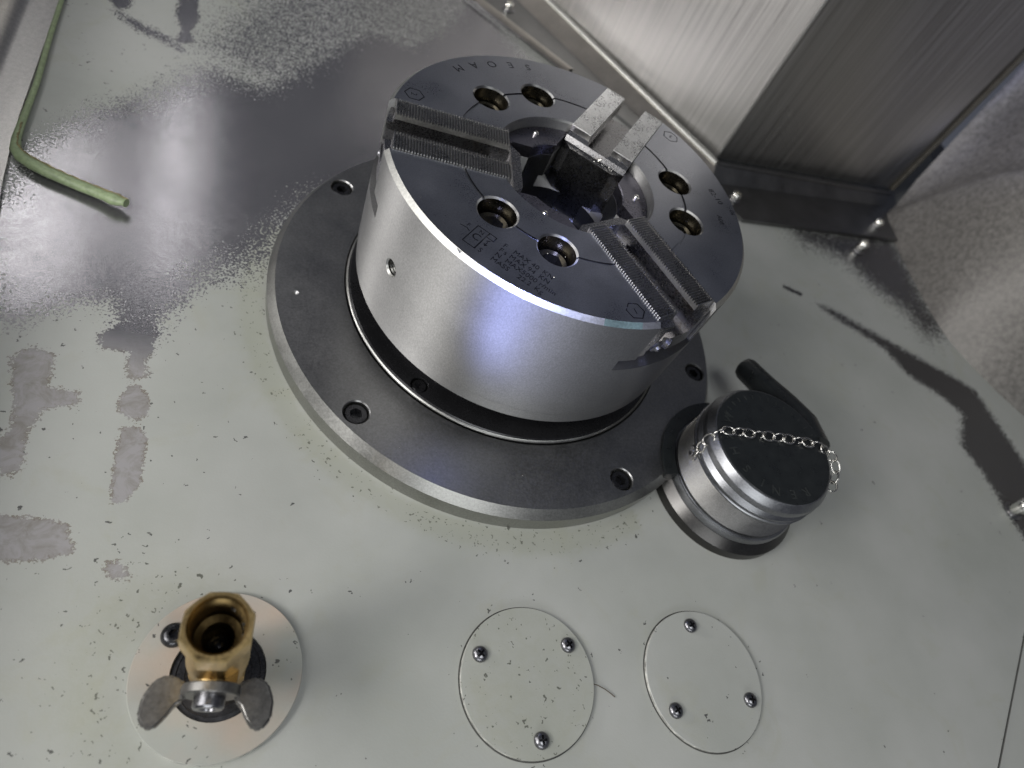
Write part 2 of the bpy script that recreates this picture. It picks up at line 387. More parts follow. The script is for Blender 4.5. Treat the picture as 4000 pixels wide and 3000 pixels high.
# plan outline of the plate: left seam, right seam
seamL = [(-345, 320), (-331, 223), (-311, 75), (-300, 19), (-296, 5), (-275, -120), (-240, -330)]
def seam_x(y):                       # left border x at y
    ys = [p[1] for p in seamL][::-1]; xs = [p[0] for p in seamL][::-1]
    return np.interp(y, ys, xs)
def seamR_x(y):                      # right border: through (369,-194) and (294,-272)
    return 369 + (y+194)*(75/78.5)
step = 3.0
ys = np.arange(-345, 700+step, step); nx = 300
V = []; F = []
for y in ys:
    x0 = float(seam_x(y)) if y < 320 else -345.
    x1 = min(float(seamR_x(y)), 620.)
    for x in np.linspace(x0, x1, nx): V.append((x, y, 0.))
for j in range(len(ys)-1):
    for i in range(nx-1):
        a = j*nx+i; F.append((a, a+1, a+nx+1, a+nx))
P = np.array(V); px, py = P[:, 0], P[:, 1]
wear = np.full(px.shape, -60.); amp = np.full(px.shape, 2.)
for k, pl in POLY.items():
    d = sdf(px, py, pl)
    if k == 'T4': d = np.minimum(d-5, 6)
    if k == 'M1':
        a = np.where(py < -20, 7.0, 17.0) - np.clip((py+20)/40, -1, 0)*0
        a = np.where(px < -255, 11.0, a)
    else: a = np.full(px.shape, AMP[k])
    s = d/ a
    better = s > wear/np.maximum(amp, 1e-3)
    wear = np.where(better, d, wear); amp = np.where(better, a, amp)
amp = np.where(wear < -40, 2., amp)
rr = np.hypot(px, py); ang = np.degrees(np.arctan2(py, px))
dirt = .012+0*px
band = np.exp(-((rr-160)/7)**2)*((ang < -60) | (ang > 165))
dirt += .95*band
dirt += .35*np.exp(-((np.hypot(px+150, py+232)-36)/12)**2)*(px < -120)
dirt += .20*np.exp(-((np.hypot(px+170, py+215))/45)**2)
dirt += .18*np.exp(-((np.hypot(px-4, py+231)-37)/3.5)**2)
dirt += .15*np.exp(-((np.hypot(px-104, py+228)-37)/3)**2)
dirt += .075*(px < -160)
dirt *= np.clip((px+900)/900, 0, 1)*.5+.5
me = bpy.data.meshes.new('panel_surface'); me.from_pydata([(a*S, b*S, c*S) for a, b, c in V], [], F); me.update()
prime = ((px < -150) & (py < -60)).astype(float)*np.clip((-60-py)/25, 0, 1)
for nm, arr in (('wear', wear), ('amp', amp), ('dirt', dirt), ('prime', prime), ('dark_reflect', np.clip((px-230)/30, 0, 1))):
    at = me.attributes.new(nm, 'FLOAT', 'POINT'); at.data.foreach_set('value', arr.astype(np.float32))
me.materials.append(M['plate']); me.shade_smooth()
o = bpy.data.objects.new('panel_surface', me); COL.objects.link(o); o['kind'] = 'structure'
# plate thickness seen at the open seam, and the neighbouring lower panel beyond it
def seam_strip(off, z0, z1, y0, y1):
    return [(seamR_x(y0)+off, y0, z0), (seamR_x(y1)+off, y1, z0), (seamR_x(y1)+off, y1, z1), (seamR_x(y0)+off, y0, z1)]
v = seam_strip(0, -8, -.02, -345, 60); o = obj('panel_edge', (v, [(0, 1, 2, 3)]), M['rail']); o['kind'] = 'structure'
bm = prism([(seamR_x(-345)+3.4, -345), (700, -345), (700, 60), (seamR_x(60)+3.4, 60)], -12, -1.2)
o = obj('side_panel_surface', bm, M['paint']); o['kind'] = 'structure'
bm = box(-380, 700, -360, 720, -40, -14); o = obj('floor_below_panel', bm, M['black_steel']); o['kind'] = 'structure'

# left stainless wall with a rolled foot
W = [(-362, 460), (-345, 320), (-331, 223), (-311, 75), (-300, 19), (-296, 5), (-275, -120), (-240, -330)]
prof = [(0.5, 1.2), (0.5, 2.6), (-14, 3.4), (-20, 6), (-25, 11), (-28, 20), (-30, 40), (-31, 66)]
V = []; F = []; fold = [0, 0, 0, 0, 0, 0, 0, 0]
NS = 70
tt = np.linspace(0, 1, NS); wl = np.array(W, float); cum = np.r_[0, np.cumsum(np.hypot(*np.diff(wl, axis=0).T))]; cum /= cum[-1]
wx = np.interp(tt, cum, wl[:, 0]); wy = np.interp(tt, cum, wl[:, 1])
for i in range(NS):
    tx, ty = (wx[min(i+1, NS-1)]-wx[max(i-1, 0)]), (wy[min(i+1, NS-1)]-wy[max(i-1, 0)]); l = math.hypot(tx, ty)
    nxn, nyn = -ty/l, tx/l          # points to +x side
    if nxn < 0: nxn, nyn = -nxn, -nyn
    for k, (a, z) in enumerate(prof):
        wob = 1.6*math.sin(wy[i]*.05)*min(1, max(0, (z-11)/60))
        V.append((wx[i]+nxn*(a+wob), wy[i]+nyn*(a+wob), z))
n = len(prof)
for i in range(NS-1):
    for k in range(n-1):
        a = i*n+k; F.append((a, a+1, a+n+1, a+n))
t = thing('side_wall', 'tall brushed stainless side wall with a rolled foot along the left edge of the worn panel', 'wall', (-310, 75, 0))
o = obj('wall_sheet', ([(a+310, b-75, c) for a, b, c in V], F), M['stainless'], t, ang=50)

# ================================================================== FLANGE
fl = thing('cover_flange', 'wide dark turned steel flange ring bolted flat to the panel around the chuck', 'flange')
BOL = [(148.2, 138.3), (-132.06, 138.3), (-62.74, 138.3), (-12.98, 138.3), (82, 138.3)]
base = lathe([(107.6, 0), (152.4, 0), (152.4, 11.4), (148.1, 17.2), (108.6, 17.2), (107.6, 16.2)], 256)
cut = bmesh.new()
for a, r in BOL: lathe([(0, 7.5), (7.1, 7.5), (7.1, 16.5), (7.9, 17.6), (0, 17.6)], 40, r*math.cos(R_(a)), r*math.sin(R_(a)), cut)
# almond shaped index mark
lathe([(0, 15.7), (.4, 15.7), (2.2, 17.5), (0, 17.5)], 20, -134.2, -27.6, cut)
def fm(c, nrm):
    rr_ = math.hypot(c.x, c.y)
    return 1 if (rr_ > 148.3 or nrm.z < .5) else 0
mesh = boolean(base, [('DIFFERENCE', cut)], 'flange_ring', [M['flange'], M['flange_edge']], 25, fm)
obj('flange_ring', mesh, None, fl)
for i, (a, r) in enumerate(BOL):
    s = obj('socket_bolt', cap_screw_mesh(6.2, 8.0, 6.2, 'bolt'), None, fl, loc=(r*math.cos(R_(a)), r*math.sin(R_(a)), 7.6)); s.rotation_euler = (0, 0, i*.7)

# spindle nose: black disc in the flange's opening
sn = thing('spindle_nose', 'black oiled spindle nose disc in the gap between the chuck and the flange', 'spindle')
base = lathe([(60, 2), (106.6, 2), (106.6, 18.0), (105.4, 19.6), (92, 19.6), (92, 36.6), (60, 36.6)], 192)
cut = bmesh.new()
NB = [-126.6, -6.6, 113.4]
for a in NB: lathe([(0, 14.5), (5.1, 14.5), (5.1, 19.2), (5.5, 20), (0, 20)], 32, 100.0*math.cos(R_(a)), 100.0*math.sin(R_(a)), cut)
obj('nose_disc', boolean(base, [('DIFFERENCE', cut)], 'nose_disc', [M['black_steel']], 25), None, sn)
for a in NB:
    obj('socket_bolt', cap_screw_mesh(4.3, 4.2, 4.2, 'bolt', .4), None, sn, loc=(100.0*math.cos(R_(a)), 100.0*math.sin(R_(a)), 14.6))
bm = bmesh.new()   # thin rolled edge ring
lathe([(106.7, 17.1), (107.3, 17.3), (107.5, 17.9), (107.2, 18.6), (106.4, 19.0), (105.9, 18.4)], 192, bm=bm)
obj('edge_ring', bm, M['flange_edge'], sn, ang=60)

# ================================================================== CHUCK
HF = 125.1
ck = thing('lathe_chuck', 'large round three-jaw steel lathe chuck with engraved dark face standing out of the flange', 'chuck')
base = lathe([(30.3, 36.6), (103.6, 36.6), (104.5, 37.5), (104.5, 45.6), (104.9, 45.8), (105, 46.4), (105, HF-2.3), (102.75, HF), (46.6, HF), (45.7, HF-.9), (45.7, 112), (30.3, 112)], 256)
ops = []
def rotated(bm, deg):
    bmesh.ops.rotate(bm, cent=(0, 0, 0), matrix=Matrix.Rotation(R_(deg), 3, 'Z'), verts=bm.verts); return bm
JA = [180, -60, 60]
def slot_cut(c=.5, x0=20):
    s = [(-20.3-c, HF+2), (-20.3-c, 97.2), (-30.2-c, 97.2), (-30.2-c, 89), (30.2+c, 89), (30.2+c, 97.2), (20.3+c, 97.2), (20.3+c, HF+2)]
    return extr_x(s, x0, 120)
for a in JA: ops.append(('DIFFERENCE', rotated(slot_cut(), a)))
BA = [-134.6, -105.0, 14.9, -14.7, 105.6, 134.9]
cut = bmesh.new()
for a in BA:
    lathe([(0, 106), (10.1, 106), (10.1, HF-.9), (11.2, HF+.2), (0, HF+.2)], 48, 66.8*math.cos(R_(a)), 66.8*math.sin(R_(a)), cut)
ops.append(('DIFFERENCE', cut))
ops.append(('DIFFERENCE', lathe([(66.15, HF-1.0), (67.65, HF-1.0), (67.65, HF+1), (66.15, HF+1)], 192)))
# tapped hole in the side
a = -148.4; ax = Matrix.Rotation(R_(a), 4, 'Z') @ Matrix.Translation((88, 0, 80.9)) @ Matrix.Rotation(R_(90), 4, 'Y')
pr = [(0, 0), (3.7, 0)]
for k in range(11): pr += [(3.7, .2+k*1.4), (4.3, .9+k*1.4)]
pr += [(4.3, 15.9), (5.4, 17.4), (0, 17.4)]
h = lathe(pr, 28); bmesh.ops.transform(h, matrix=ax, verts=h.verts); ops.append(('DIFFERENCE', h))
# engraved plate text
DZ = .45
def tline(bm, s, x, row, size=3.9, space=1.0):
    m = frame2(-45.5, -70.6, HF, -32.2) @ Matrix.Translation((x, -4.07*row, 0))
    return text_bm(s, size, 2*DZ, bm, m, space=space)
tb = bmesh.new()
for row, cols in enumerate([(('F', 0), ('MAX', 5.6), ('40', 15.6), ('KN', 21.8)), (('F', 0), ('s', 2.6), ('MAX', 5.6), ('94', 15.6), ('KN', 21.8)), (('N', 0), ('MAX', 5.6), ('5000', 14.6), ('r/min', 24.2)), (('MASS', 0), ('22.2', 14.6), ('Kg', 23.8))]):
    for s, x in cols: tline(tb, s, x, row, 4.15, 1.02)
    ops.append(('DIFFERENCE', tb)); tb = bmesh.new()
# maker's word read from outside
for s, a in zip('SEOAM', (104.4, 111.6, 118.9, 127.2, 134.4)):
    tb = text_bm(s, 8.0, 2*DZ, tb, frame2(94.4*math.cos(R_(a)), 94.4*math.sin(R_(a)), HF, a+90) @ Matrix.Translation((-2.7, -2.7, 0)))
for s, x, y, rot, sz in (('82-10', 87.5, 19.0, -68, 5.6), ('A08', 88, -3.5, -88, 4.6), ('06', 98.6, 4.5, -85, 4.4)):
    tb = text_bm(s, sz, 2*DZ, tb, frame2(x, y, HF, rot))
ops.append(('DIFFERENCE', tb))
sb = bmesh.new()
def hexmark(cx, cy, r, rot, digit, bm, dr):
    pts = [(cx+r*math.cos(R_(rot+60*k)), cy+r*math.sin(R_(rot+60*k))) for k in range(6)]
    for k in range(6):
        (x0, y0), (x1, y1) = pts[k], pts[(k+1) % 6]
        stroke(x0, y0, x1, y1, .55, HF-DZ, HF+DZ, bm)
    text_bm(digit, 4.6, 2*DZ, bm, frame2(cx, cy, HF, dr) @ Matrix.Translation((-1.2, -1.7, 0)))
hexmark(19.6, -93.8, 5.0, 10, '1', sb, 20)
hexmark(-90.4, 29.4, 5.2, 0, '2', sb, -90)
hexmark(71.3, 63.4, 5.2, 15, '3', sb, 150)
ops.append(('DIFFERENCE', sb))
ib = bmesh.new()                             # pictogram box left of the text
im = frame2(-64.6, -72.4, HF, -33)
def st(x0, y0, x1, y1, w_=.45): stroke(x0, y0, x1, y1, w_, -DZ, DZ, ib, im)
st(0, 0, 6.6, 0); st(.2, 14.1, 10.5, 14.1); st(0, .3, 0, 14.1); st(6.6, 0, 6.6, 13.8, .6); st(10.6, 14, 10.6, 10.6); st(7, 10.8, 10.4, 10.8)
st(-6.2, 8, -3, 8.6); st(-3, 8.6, -1, 7.6); st(8.2, 8.6, 9.6, 9.6); st(9, 5.2, 9, 8); st(9, 5.2, 8.2, 6.3); st(9, 5.2, 9.8, 6.3)
text_bm('C', 6.2, 2*DZ, ib, im @ Matrix.Translation((1.1, 5.0, 0)))
text_bm('N', 3.4, 2*DZ, ib, im @ Matrix.Translation((2.3, 10.3, 0)))
text_bm('S', 4.2, 2*DZ, ib, im @ Matrix.Translation((8.2, -.2, 0)))
text_bm('F', 3.6, 2*DZ, ib, im @ Matrix.Translation((-4.2, 9.6, 0)))
ops.append(('DIFFERENCE', ib))
# nicks on the rim
nk = bmesh.new()
box(-2.2, 1.6, -.9, .8, -.7, 3, nk, Matrix.Translation((-66.5, -79.5, HF)) @ Matrix.Rotation(R_(-38), 4, 'Z') @ Matrix.Rotation(.25, 4, 'Y'))
ops.append(('DIFFERENCE', nk))
def fm(c, nrm):
    if c.z < HF-1.5 and math.hypot(c.x, c.y) < 104: return 1 if c.z > 111 else 2
    return 1 if c.z > HF-1.2 and nrm.z > .9 else 0
def body_mat(c, n_):
    r_ = math.hypot(c.x, c.y); an = math.degrees(math.atan2(c.y, c.x))
    if abs(r_-66.9) < 11.5 and c.z > 105 and c.z < HF-.95:
        for a_ in BA:
            if math.hypot(c.x-66.8*math.cos(R_(a_)), c.y-66.8*math.sin(R_(a_))) < 10.3: return 6
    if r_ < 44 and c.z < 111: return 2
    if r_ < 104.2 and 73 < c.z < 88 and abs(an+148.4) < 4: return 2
    if n_.z > .95 and abs(c.z-HF) < .01: return 1
    if 46 < r_ < 102.3 and HF-.7 < c.z < HF-.02 and (n_.z > .95 or abs(n_.z) < .1): return 5
    if .4 < n_.z < .9 and r_ > 100: return 3 if -88 < an < -77.5 else 4
    return 1 if c.z > HF-1.1 and n_.z > .9 else 0
mesh = boolean(base, ops, 'chuck_body', [M['chuck_side'], M['chuck_face'], M['bore'], M['smear'], M['rim'], M['engrave'], M['hole_wall']], 28,
    body_mat)
obj('chuck_body', mesh, None, ck)
for i, a in enumerate(BA):
    s = obj('socket_bolt', cap_screw_mesh(8.9, 11.0, 10.2, 'bolt_dark', .9), None, ck, loc=(66.8*math.cos(R_(a)), 66.8*math.sin(R_(a)), 106.2)); s.rotation_euler = (0, 0, .3+i*.5)

# inner cover ring with three pins
base = lathe([(30.5, 110), (45.3, 110), (45.3, 119.2), (31.0, 119.2), (30.5, 118.7)], 160)
base.free()
RSEG = None
for a in (120, 240, 0):
    if RSEG is None:
        sg = bmesh.new(); sec = [(30.5, 110), (45.3, 110), (45.3, 119.2), (31.0, 119.2), (30.5, 118.7)]; rows_ = []
        for k in range(31):
            tq = -1+2*k/30; row = []
            for r_, z_ in sec:
                h_ = math.acos(min(1, 20.9/r_))-R_(30)       # straight ends alongside the jaws
                row.append(sg.verts.new((r_*math.cos(h_*tq), r_*math.sin(h_*tq), z_)))
            rows_.append(row)
        for p_, q_ in zip(rows_, rows_[1:]):
            for i_ in range(5): sg.faces.new((p_[i_], p_[(i_+1) % 5], q_[(i_+1) % 5], q_[i_]))
        sg.faces.new(rows_[0]); sg.faces.new(rows_[-1][::-1])
        rg = obj('ring_segment', sg, M['ring'], ck); RSEG = rg.data
    else: rg = obj('ring_segment', RSEG, None, ck)
    rg.rotation_euler = (0, 0, R_(a))
    a = 0
    bm = lathe([(0, 118.9), (1.7, 118.9), (1.7, 120.2), (1.1, 121.0), (0, 121.2)], 16, 39*math.cos(R_(a)), 39*math.sin(R_(a)))
    obj('ring_pin', bm, M['pin'], rg)
obj('draw_tube', lathe([(24.5, 40), (29.0, 40), (29.0, 73), (28.2, 74), (25.3, 74), (24.5, 73)], 96), M['probe_cap'], ck)

# master jaws
jw = 20.3
def jaw_body():
    prof = [(29.3, 60), (29.3, 116.6), (34.6, 116.6), (36.0, 119.5), (38.4, 121.2), (99.2, 121.2), (99.6, 119.0), (110, 119.0), (110, 97.4), (97.5, 95.5), (97.5, 89.2), (52, 89.2), (52, 60)]
    b = extr_y(prof, -jw, jw)
    wings = box(36, 96.5, -30.0, 30.0, 89.25, 96.9)
    keep = lathe([(0, 50), (103.2, 50), (103.2, 130), (0, 130)], 192)
    cen = [(-7.6, 130), (-7.6, 114.5), (-11.4, 114.5), (-11.4, 107.5), (11.4, 107.5), (11.4, 114.5), (7.6, 114.5), (7.6, 130)]
    slot = extr_x(cen, 46, 120)
    endc = prism([(36.2, -5.6), (37, -7.0), (38.4, -7.6), (47, -7.6), (47, 7.6), (38.4, 7.6), (37, 7.0), (36.2, 5.6)], 112.6, 130)
    cor = bmesh.new(); 
    for s in (-1, 1): prism([(28, s*12.5), (28, s*23), (37, s*23)] if s > 0 else [(28, -12.5), (37, -23), (28, -23)], 50, 130, cor)
    pk = lathe([(0, 0), (7.8, 0), (8.6, 3), (8.6, 20), (0, 20)], 40)
    bmesh.ops.transform(pk, matrix=Matrix.Translation((100.6, -6.5, 99.5)) @ Matrix.Rotation(R_(90), 4, 'Y'), verts=pk.verts)
    return boolean(b, [('UNION', wings), ('INTERSECT', keep), ('DIFFERENCE', slot), ('DIFFERENCE', endc), ('DIFFERENCE', cor), ('DIFFERENCE', pk)], 'jaw_body', [M['jaw']], 28)
def strip():
    bm = bmesh.new(); top = []; x = 38.6; pitch = 1.5
    pts = [(38.5, 121.2), (38.5, 124.7)]
    for k in range(40):
        x = 38.6+k*pitch
        pts += [(x+.12, 125.25), (x+.42, 125.25), (x+.86, 123.75), (x+1.08, 123.75)]
    x = 38.6+40*pitch
    pts += [(x, 125.2), (x+.5, 125.2), (x+.6, 121.2)]
    # strip as quads: bottom line to the sawtooth
    for y in (0,): pass
    lo0 = [bm.verts.new((a, 0, 121.2)) for a, z in pts]; hi0 = [bm.verts.new((a, 0, z)) for a, z in pts]
    lo1 = [bm.verts.new((a, 12.8, 121.2)) for a, z in pts]; hi1 = [bm.verts.new((a, 12.8, z)) for a, z in pts]
    for i in range(len(pts)-1):
        if i > 0 and i < len(pts)-2:
            bm.faces.new((lo0[i], lo0[i+1], hi0[i+1], hi0[i])); bm.faces.new((lo1[i+1], lo1[i], hi1[i], hi1[i+1]))
        bm.faces.new((hi0[i], hi0[i+1], hi1[i+1], hi1[i]))
    bmesh.ops.remove_doubles(bm, verts=bm.verts, dist=1e-4)
    me_ = bpy.data.meshes.new('serrated_strip'); bmesh.ops.scale(bm, vec=(S,)*3, verts=bm.verts); bmesh.ops.recalc_face_normals(bm, faces=bm.faces); bm.to_mesh(me_); bm.free()
    finish(me_, M['tooth'], 20); me_.materials.append(M['tooth_side_lit'])
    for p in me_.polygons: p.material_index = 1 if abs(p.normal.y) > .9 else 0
    return me_
JB = jaw_body(); ST = strip()
gn = lathe([(0, 0), (3.6, 0), (3.6, 1.2), (2.2, 1.8), (1.5, 3), (0, 3.2)], 20)
bmesh.ops.transform(gn, matrix=Matrix.Translation((100.7, -6.5, 99.5)) @ Matrix.Rotation(R_(90), 4, 'Y'), verts=gn.verts)
GN = None
for a, lab in zip(JA, ('steel jaw at the left of the chuck, beside the mark 2', 'steel jaw at the lower right of the chuck, beside the mark 1', 'steel jaw at the top of the chuck, strewn with chips')):
    j = obj('jaw', JB, None, ck, loc=(0, 0, 1.0)); j.rotation_euler = (0, 0, R_(a)); j['label'] = lab
    for y in (7.6, -20.4):
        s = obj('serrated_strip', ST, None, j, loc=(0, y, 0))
    if GN is None: g = obj('grease_nipple', gn, M['screw'], j); GN = g.data
    else: g = obj('grease_nipple', GN, None, j)

# chips lying on the jaw at the top
bm = bmesh.new(); jm = Matrix.Rotation(R_(60), 4, 'Z')
for k in range(90):
    if k < 55: c = Vector((random.uniform(29.6, 35), random.gauss(-9, 6), 117.8+random.random()*.6))
    else: c = Vector((random.uniform(29.8, 36), random.uniform(-18, 18), 117.9))
    c = jm @ c; r0 = random.uniform(.15, .6)
    vs = [bm.verts.new(c+Vector((random.gauss(0, r0), random.gauss(0, r0), abs(random.gauss(0, r0))))) for _ in range(4)]
    for f in ((0, 1, 2), (0, 1, 3), (1, 2, 3), (0, 2, 3)): bm.faces.new([vs[i] for i in f])
for k in range(120):
    a = random.uniform(0, 6.28); r0 = random.uniform(47, 150)
    zt = HF if r0 < 102 else 17.3
    if 102 < r0 < 110: continue
    if r0 < 102 and any(abs((math.degrees(a)-j_+180) % 360-180) < 28 for j_ in JA): continue
    c = Vector((r0*math.cos(a), r0*math.sin(a), zt)); r1 = random.uniform(.06, .2)
    vs = [bm.verts.new(c+Vector((random.gauss(0, r1), random.gauss(0, r1), abs(random.gauss(0, r1))))) for _ in range(4)]
    for f in ((0, 1, 2), (0, 1, 3), (1, 2, 3), (0, 2, 3)): bm.faces.new([vs[i] for i in f])
o = obj('metal_chips', bm, M['pin']); o['kind'] = 'stuff'
tag(o, 'tiny bright metal chips scattered on the chuck, its upper jaw and the flange', 'chips')

# ================================================================== TOOL PROBE SOCKET
PX, PY = 146.0, -109.6
pb = thing('probe_socket', 'round grey steel probe socket with a black lettered cap, lower right', 'probe', (PX, PY, 0))
obj('base_ring', lathe([(43, 0.05), (49.4, 0.05), (49.4, 7), (48.6, 8), (44.8, 12.5), (43, 12.5)], 128), M['probe_base'], pb)
obj('rear_guard', prism([(52.6*math.cos(R_(t_)), 52.6*math.sin(R_(t_))) for t_ in range(98, 189, 5)] + [(44*math.cos(R_(t_)), 44*math.sin(R_(t_))) for t_ in range(188, 97, -5)], 9, 19.4), M['cap_black'], pb)
obj('lower_collar', lathe([(38, 10), (44.4, 10), (44.6, 15.6), (43.8, 17.2), (42.8, 17.4), (42.8, 18.4), (38, 18.4)], 128), M['probe_cap'], pb)
pr = [(30, 18.4), (41.2, 18.4), (41.2, 19.2)]
for k in range(24):
    z_ = 19.4+k*.8; pr += [(42.0, z_), (42.15, z_+.25), (41.8, z_+.55)]
pr += [(41.8, 38.8), (30, 38.8)]
obj('knurled_body', lathe(pr, 128), M['probe'], pb, ang=60)
pr = [(30, 38.8), (42.6, 38.8), (42.8, 40), (41.6, 40.6), (41.6, 41.6), (42.4, 42)]
for k in range(6): pr += [(42.4, 43+k*.9), (42.1, 43.4+k*.9)]
pr += [(41.9, 51.6), (41.6, 52.2), (38.9, 56.2), (38.3, 56.4), (30, 56.4)]
cp = obj('cap_ring', lathe(pr, 128), M['probe_cap'], pb, ang=25)
dk = obj('cap_disc', lathe([(0, 54), (38.2, 54), (38.2, 56.6), (37.8, 56.9), (0, 56.9)], 128), M['cap_black'], pb)
bm = bmesh.new()
for s, a in zip('RENISHAW', np.linspace(-66, -203, 8)):
    text_bm(s, 7.8, .5, bm, frame2(29.4*math.cos(R_(a)), 30.2*math.sin(R_(a)), 57.0, a-90) @ Matrix.Translation((-2.2, -.8, 0)))
for k, a in enumerate(np.linspace(150, 20, 14)):
    stroke(32*math.cos(R_(a)), 32*math.sin(R_(a)), 34.5*math.cos(R_(a)), 34.5*math.sin(R_(a)), .6, 56.8, 57.2, bm)
obj('lettering', bm, M['letter'], dk)
# black swing arm behind
arm = bmesh.new()
pts = [(22.5, 85, 27), (23.2, 83.5, 27.3), (24.8, 80.5, 28), (30, 66, 32), (37, 45, 39), (40, 28, 44), (38, 8, 47)]
tube_path(pts, [4.0, 7.0, 8.4, 8.6, 9.2, 10.5, 11.5], 20, bm=arm)
bmesh.ops.recalc_face_normals(arm, faces=arm.faces)
obj('swing_arm', arm, M['cap_black'], pb, ang=50)
ey = [(-42.6+2.4*math.cos(t_)*.3, 1.5+2.6*math.cos(t_), 36+2.9*math.sin(t_)) for t_ in np.linspace(0, 6.283, 17)[:-1]]
obj('eyelet', tube_path(ey, .7, 8, closed=True), M['screw'], pb)

ch = thing('safety_chain', 'thin rust flecked steel chain draped over the black probe cap', 'chain', (PX, PY, 59))
path = [(104, -112, 38), (102.8, -110.5, 46), (104.2, -109.2, 53), (107, -107.5, 58), (113, -106.2, 59.0), (130, -105.6, 58.8), (149, -105.4, 58.8), (167, -105.2, 58.8), (176, -106.2, 58.4), (183.5, -107.8, 57), (190.5, -109.5, 54), (194.5, -114.5, 51), (193, -121, 49), (190, -127, 48), (184.5, -130.5, 48)]
pp = np.array(path, float); cum = np.r_[0, np.cumsum(np.linalg.norm(np.diff(pp, axis=0), axis=1))]
pitch = 7.1; nl = int(cum[-1]/pitch)
lk = []
for t_ in np.linspace(0, 2*math.pi, 25)[:-1]:
    lk.append((4.3*math.cos(t_), 2.75*math.sin(t_), 0))
LM = None
for k in range(nl+1):
    s_ = k*pitch; c = np.array([np.interp(s_, cum, pp[:, i]) for i in range(3)])
    d = np.array([np.interp(s_+2, cum, pp[:, i]) for i in range(3)])-np.array([np.interp(s_-2, cum, pp[:, i]) for i in range(3)])
    q = Vector(d).to_track_quat('X', 'Z')
    if LM is None: l_ = obj('chain_link', tube_path(lk, .55, 8, closed=True), M['chain'], ch, ang=80); LM = l_.data
    else: l_ = obj('chain_link', LM, None, ch)
    l_.location = Vector((c[0]-PX, c[1]-PY, c[2]-59+random.uniform(-.2, .2)))*S
    l_.rotation_mode = 'QUATERNION'
    from mathutils import Quaternion
    l_.rotation_quaternion = q @ Quaternion((1, 0, 0), R_((78 if k % 2 else 8)+random.uniform(-14, 14)))

# ================================================================== COVER PLATES
def phillips_mesh():
    base = lathe([(0, 0), (3.75, 0), (3.9, .5), (3.7, 1.4), (3.0, 2.2), (1.8, 2.7), (0, 2.85)], 32)
    c1 = bmesh.new(); box(-2.1, 2.1, -.55, .55, 1.0, 4, c1); c2 = bmesh.new(); box(-.55, .55, -2.1, 2.1, 1.0, 4, c2)
    return boolean(base, [('DIFFERENCE', c1), ('DIFFERENCE', c2)], 'cross_screw', [M['screw'], M['black_steel']], 40, lambda c, n_: 1 if (math.hypot(c.x, c.y) < 2.25 and c.z < 2.45 and (abs(n_.z) < .3 or c.z < 1.2)) else 0)
PH = phillips_mesh()
def disc_mesh(r, t, mat, name, hole=0, spots=.3):
    prof = ([(0, .05)] if not hole else [(hole, .05)]) + [(r, .05), (r, t-.25), (r-.25, t)] + ([(0, t)] if not hole else [(hole, t)])
    bm = lathe(prof, 128, closed=bool(hole))
    me_ = bpy.data.meshes.new(name); bmesh.ops.scale(bm, vec=(S,)*3, verts=bm.verts); bmesh.ops.recalc_face_normals(bm, faces=bm.faces); bm.to_mesh(me_); bm.free()
    at = me_.attributes.new('dirt', 'FLOAT', 'POINT'); at.data.foreach_set('value', np.full(len(me_.vertices), spots, np.float32))
    finish(me_, mat, 30); me_.materials.append(M['chip_edge'])
    for p in me_.polygons: p.material_index = 1 if abs(p.normal.z) < .5 else 0
    return me_
for (cx, cy, r, sp, lab, scs) in (
    (3.9, -231.1, 34.6, .42, 'round grey blanking plate speckled with dirt, between the brass valve and the cleaner plate', ((-21.0, -220.2), (25.9, -214.3), (8.2, -257.5))),
    (104.4, -228.1, 35.0, .05, 'cleaner round grey blanking plate at the lower right, below the probe socket', ((101.3, -201.2), (82.9, -244.2), (130.0, -238.7)))):
    t = thing('cover_plate', lab, 'cover plate', (cx, cy, 0), 'round blanking plates screwed to the panel')
    obj('plate_disc', disc_mesh(r, 2.0, M['paint'], 'plate_disc', spots=sp), None, t)
    obj('gap_shade_ring', lathe([(r-2, .05), (r+.75, .05), (r+.75, .12), (r-2, .3)], 128), M['gap_shade'], t)  # thin dark ring that paints the gap shadow at the plate's edge
    for i, (sx_, sy_) in enumerate(scs):
        s = obj('cross_screw', PH, None, t, loc=(sx_-cx, sy_-cy, 1.8)); s.rotation_euler = (0, 0, random.uniform(0, 1.5))
tag(obj('loose_bristle', tube_path([(37, -231.6, .5), (41, -232.8, 1.2), (45, -234.6, 1.0), (48, -236.5, .8), (50, -238, .6)], .22, 6), M['hair']), 'thin curved rusty bristle sticking out from under the speckled blanking plate', 'bristle')

# ================================================================== VALVE
VX, VY = -136.6, -231.7
vb = thing('valve_plate', 'round rust-tinted grey mounting plate under the brass valve at the lower left', 'mounting plate', (VX, VY, 0))
obj('plate_disc', disc_mesh(33.9, 3.0, M['paint_warm'], 'plate_disc', hole=18.9, spots=.16), None, vb)
obj('hub_disc', lathe([(0, .1), (18.7, .1), (18.7, 1.4), (16.6, 1.6), (16.4, 1.1), (13.2, 1.3), (13, .9), (0, 1.0)], 96, closed=False), M['bolt'], vb)
bs_ = lathe([(0, 0), (5.1, 0), (5.2, .6), (4.7, 1.9), (3.6, 2.9), (2.6, 3.2), (0, 3.2)], 36)
hexa = [(2.0*math.cos(R_(60*k+10)), 2.0*math.sin(R_(60*k+10))) for k in range(6)]
s = obj('button_screw', boolean(bs_, [('DIFFERENCE', prism(hexa, 1.0, 5))], 'button_screw', [M['bolt']], 40), None, vb, loc=(-157.1-VX, -217.2-VY, 3.0))

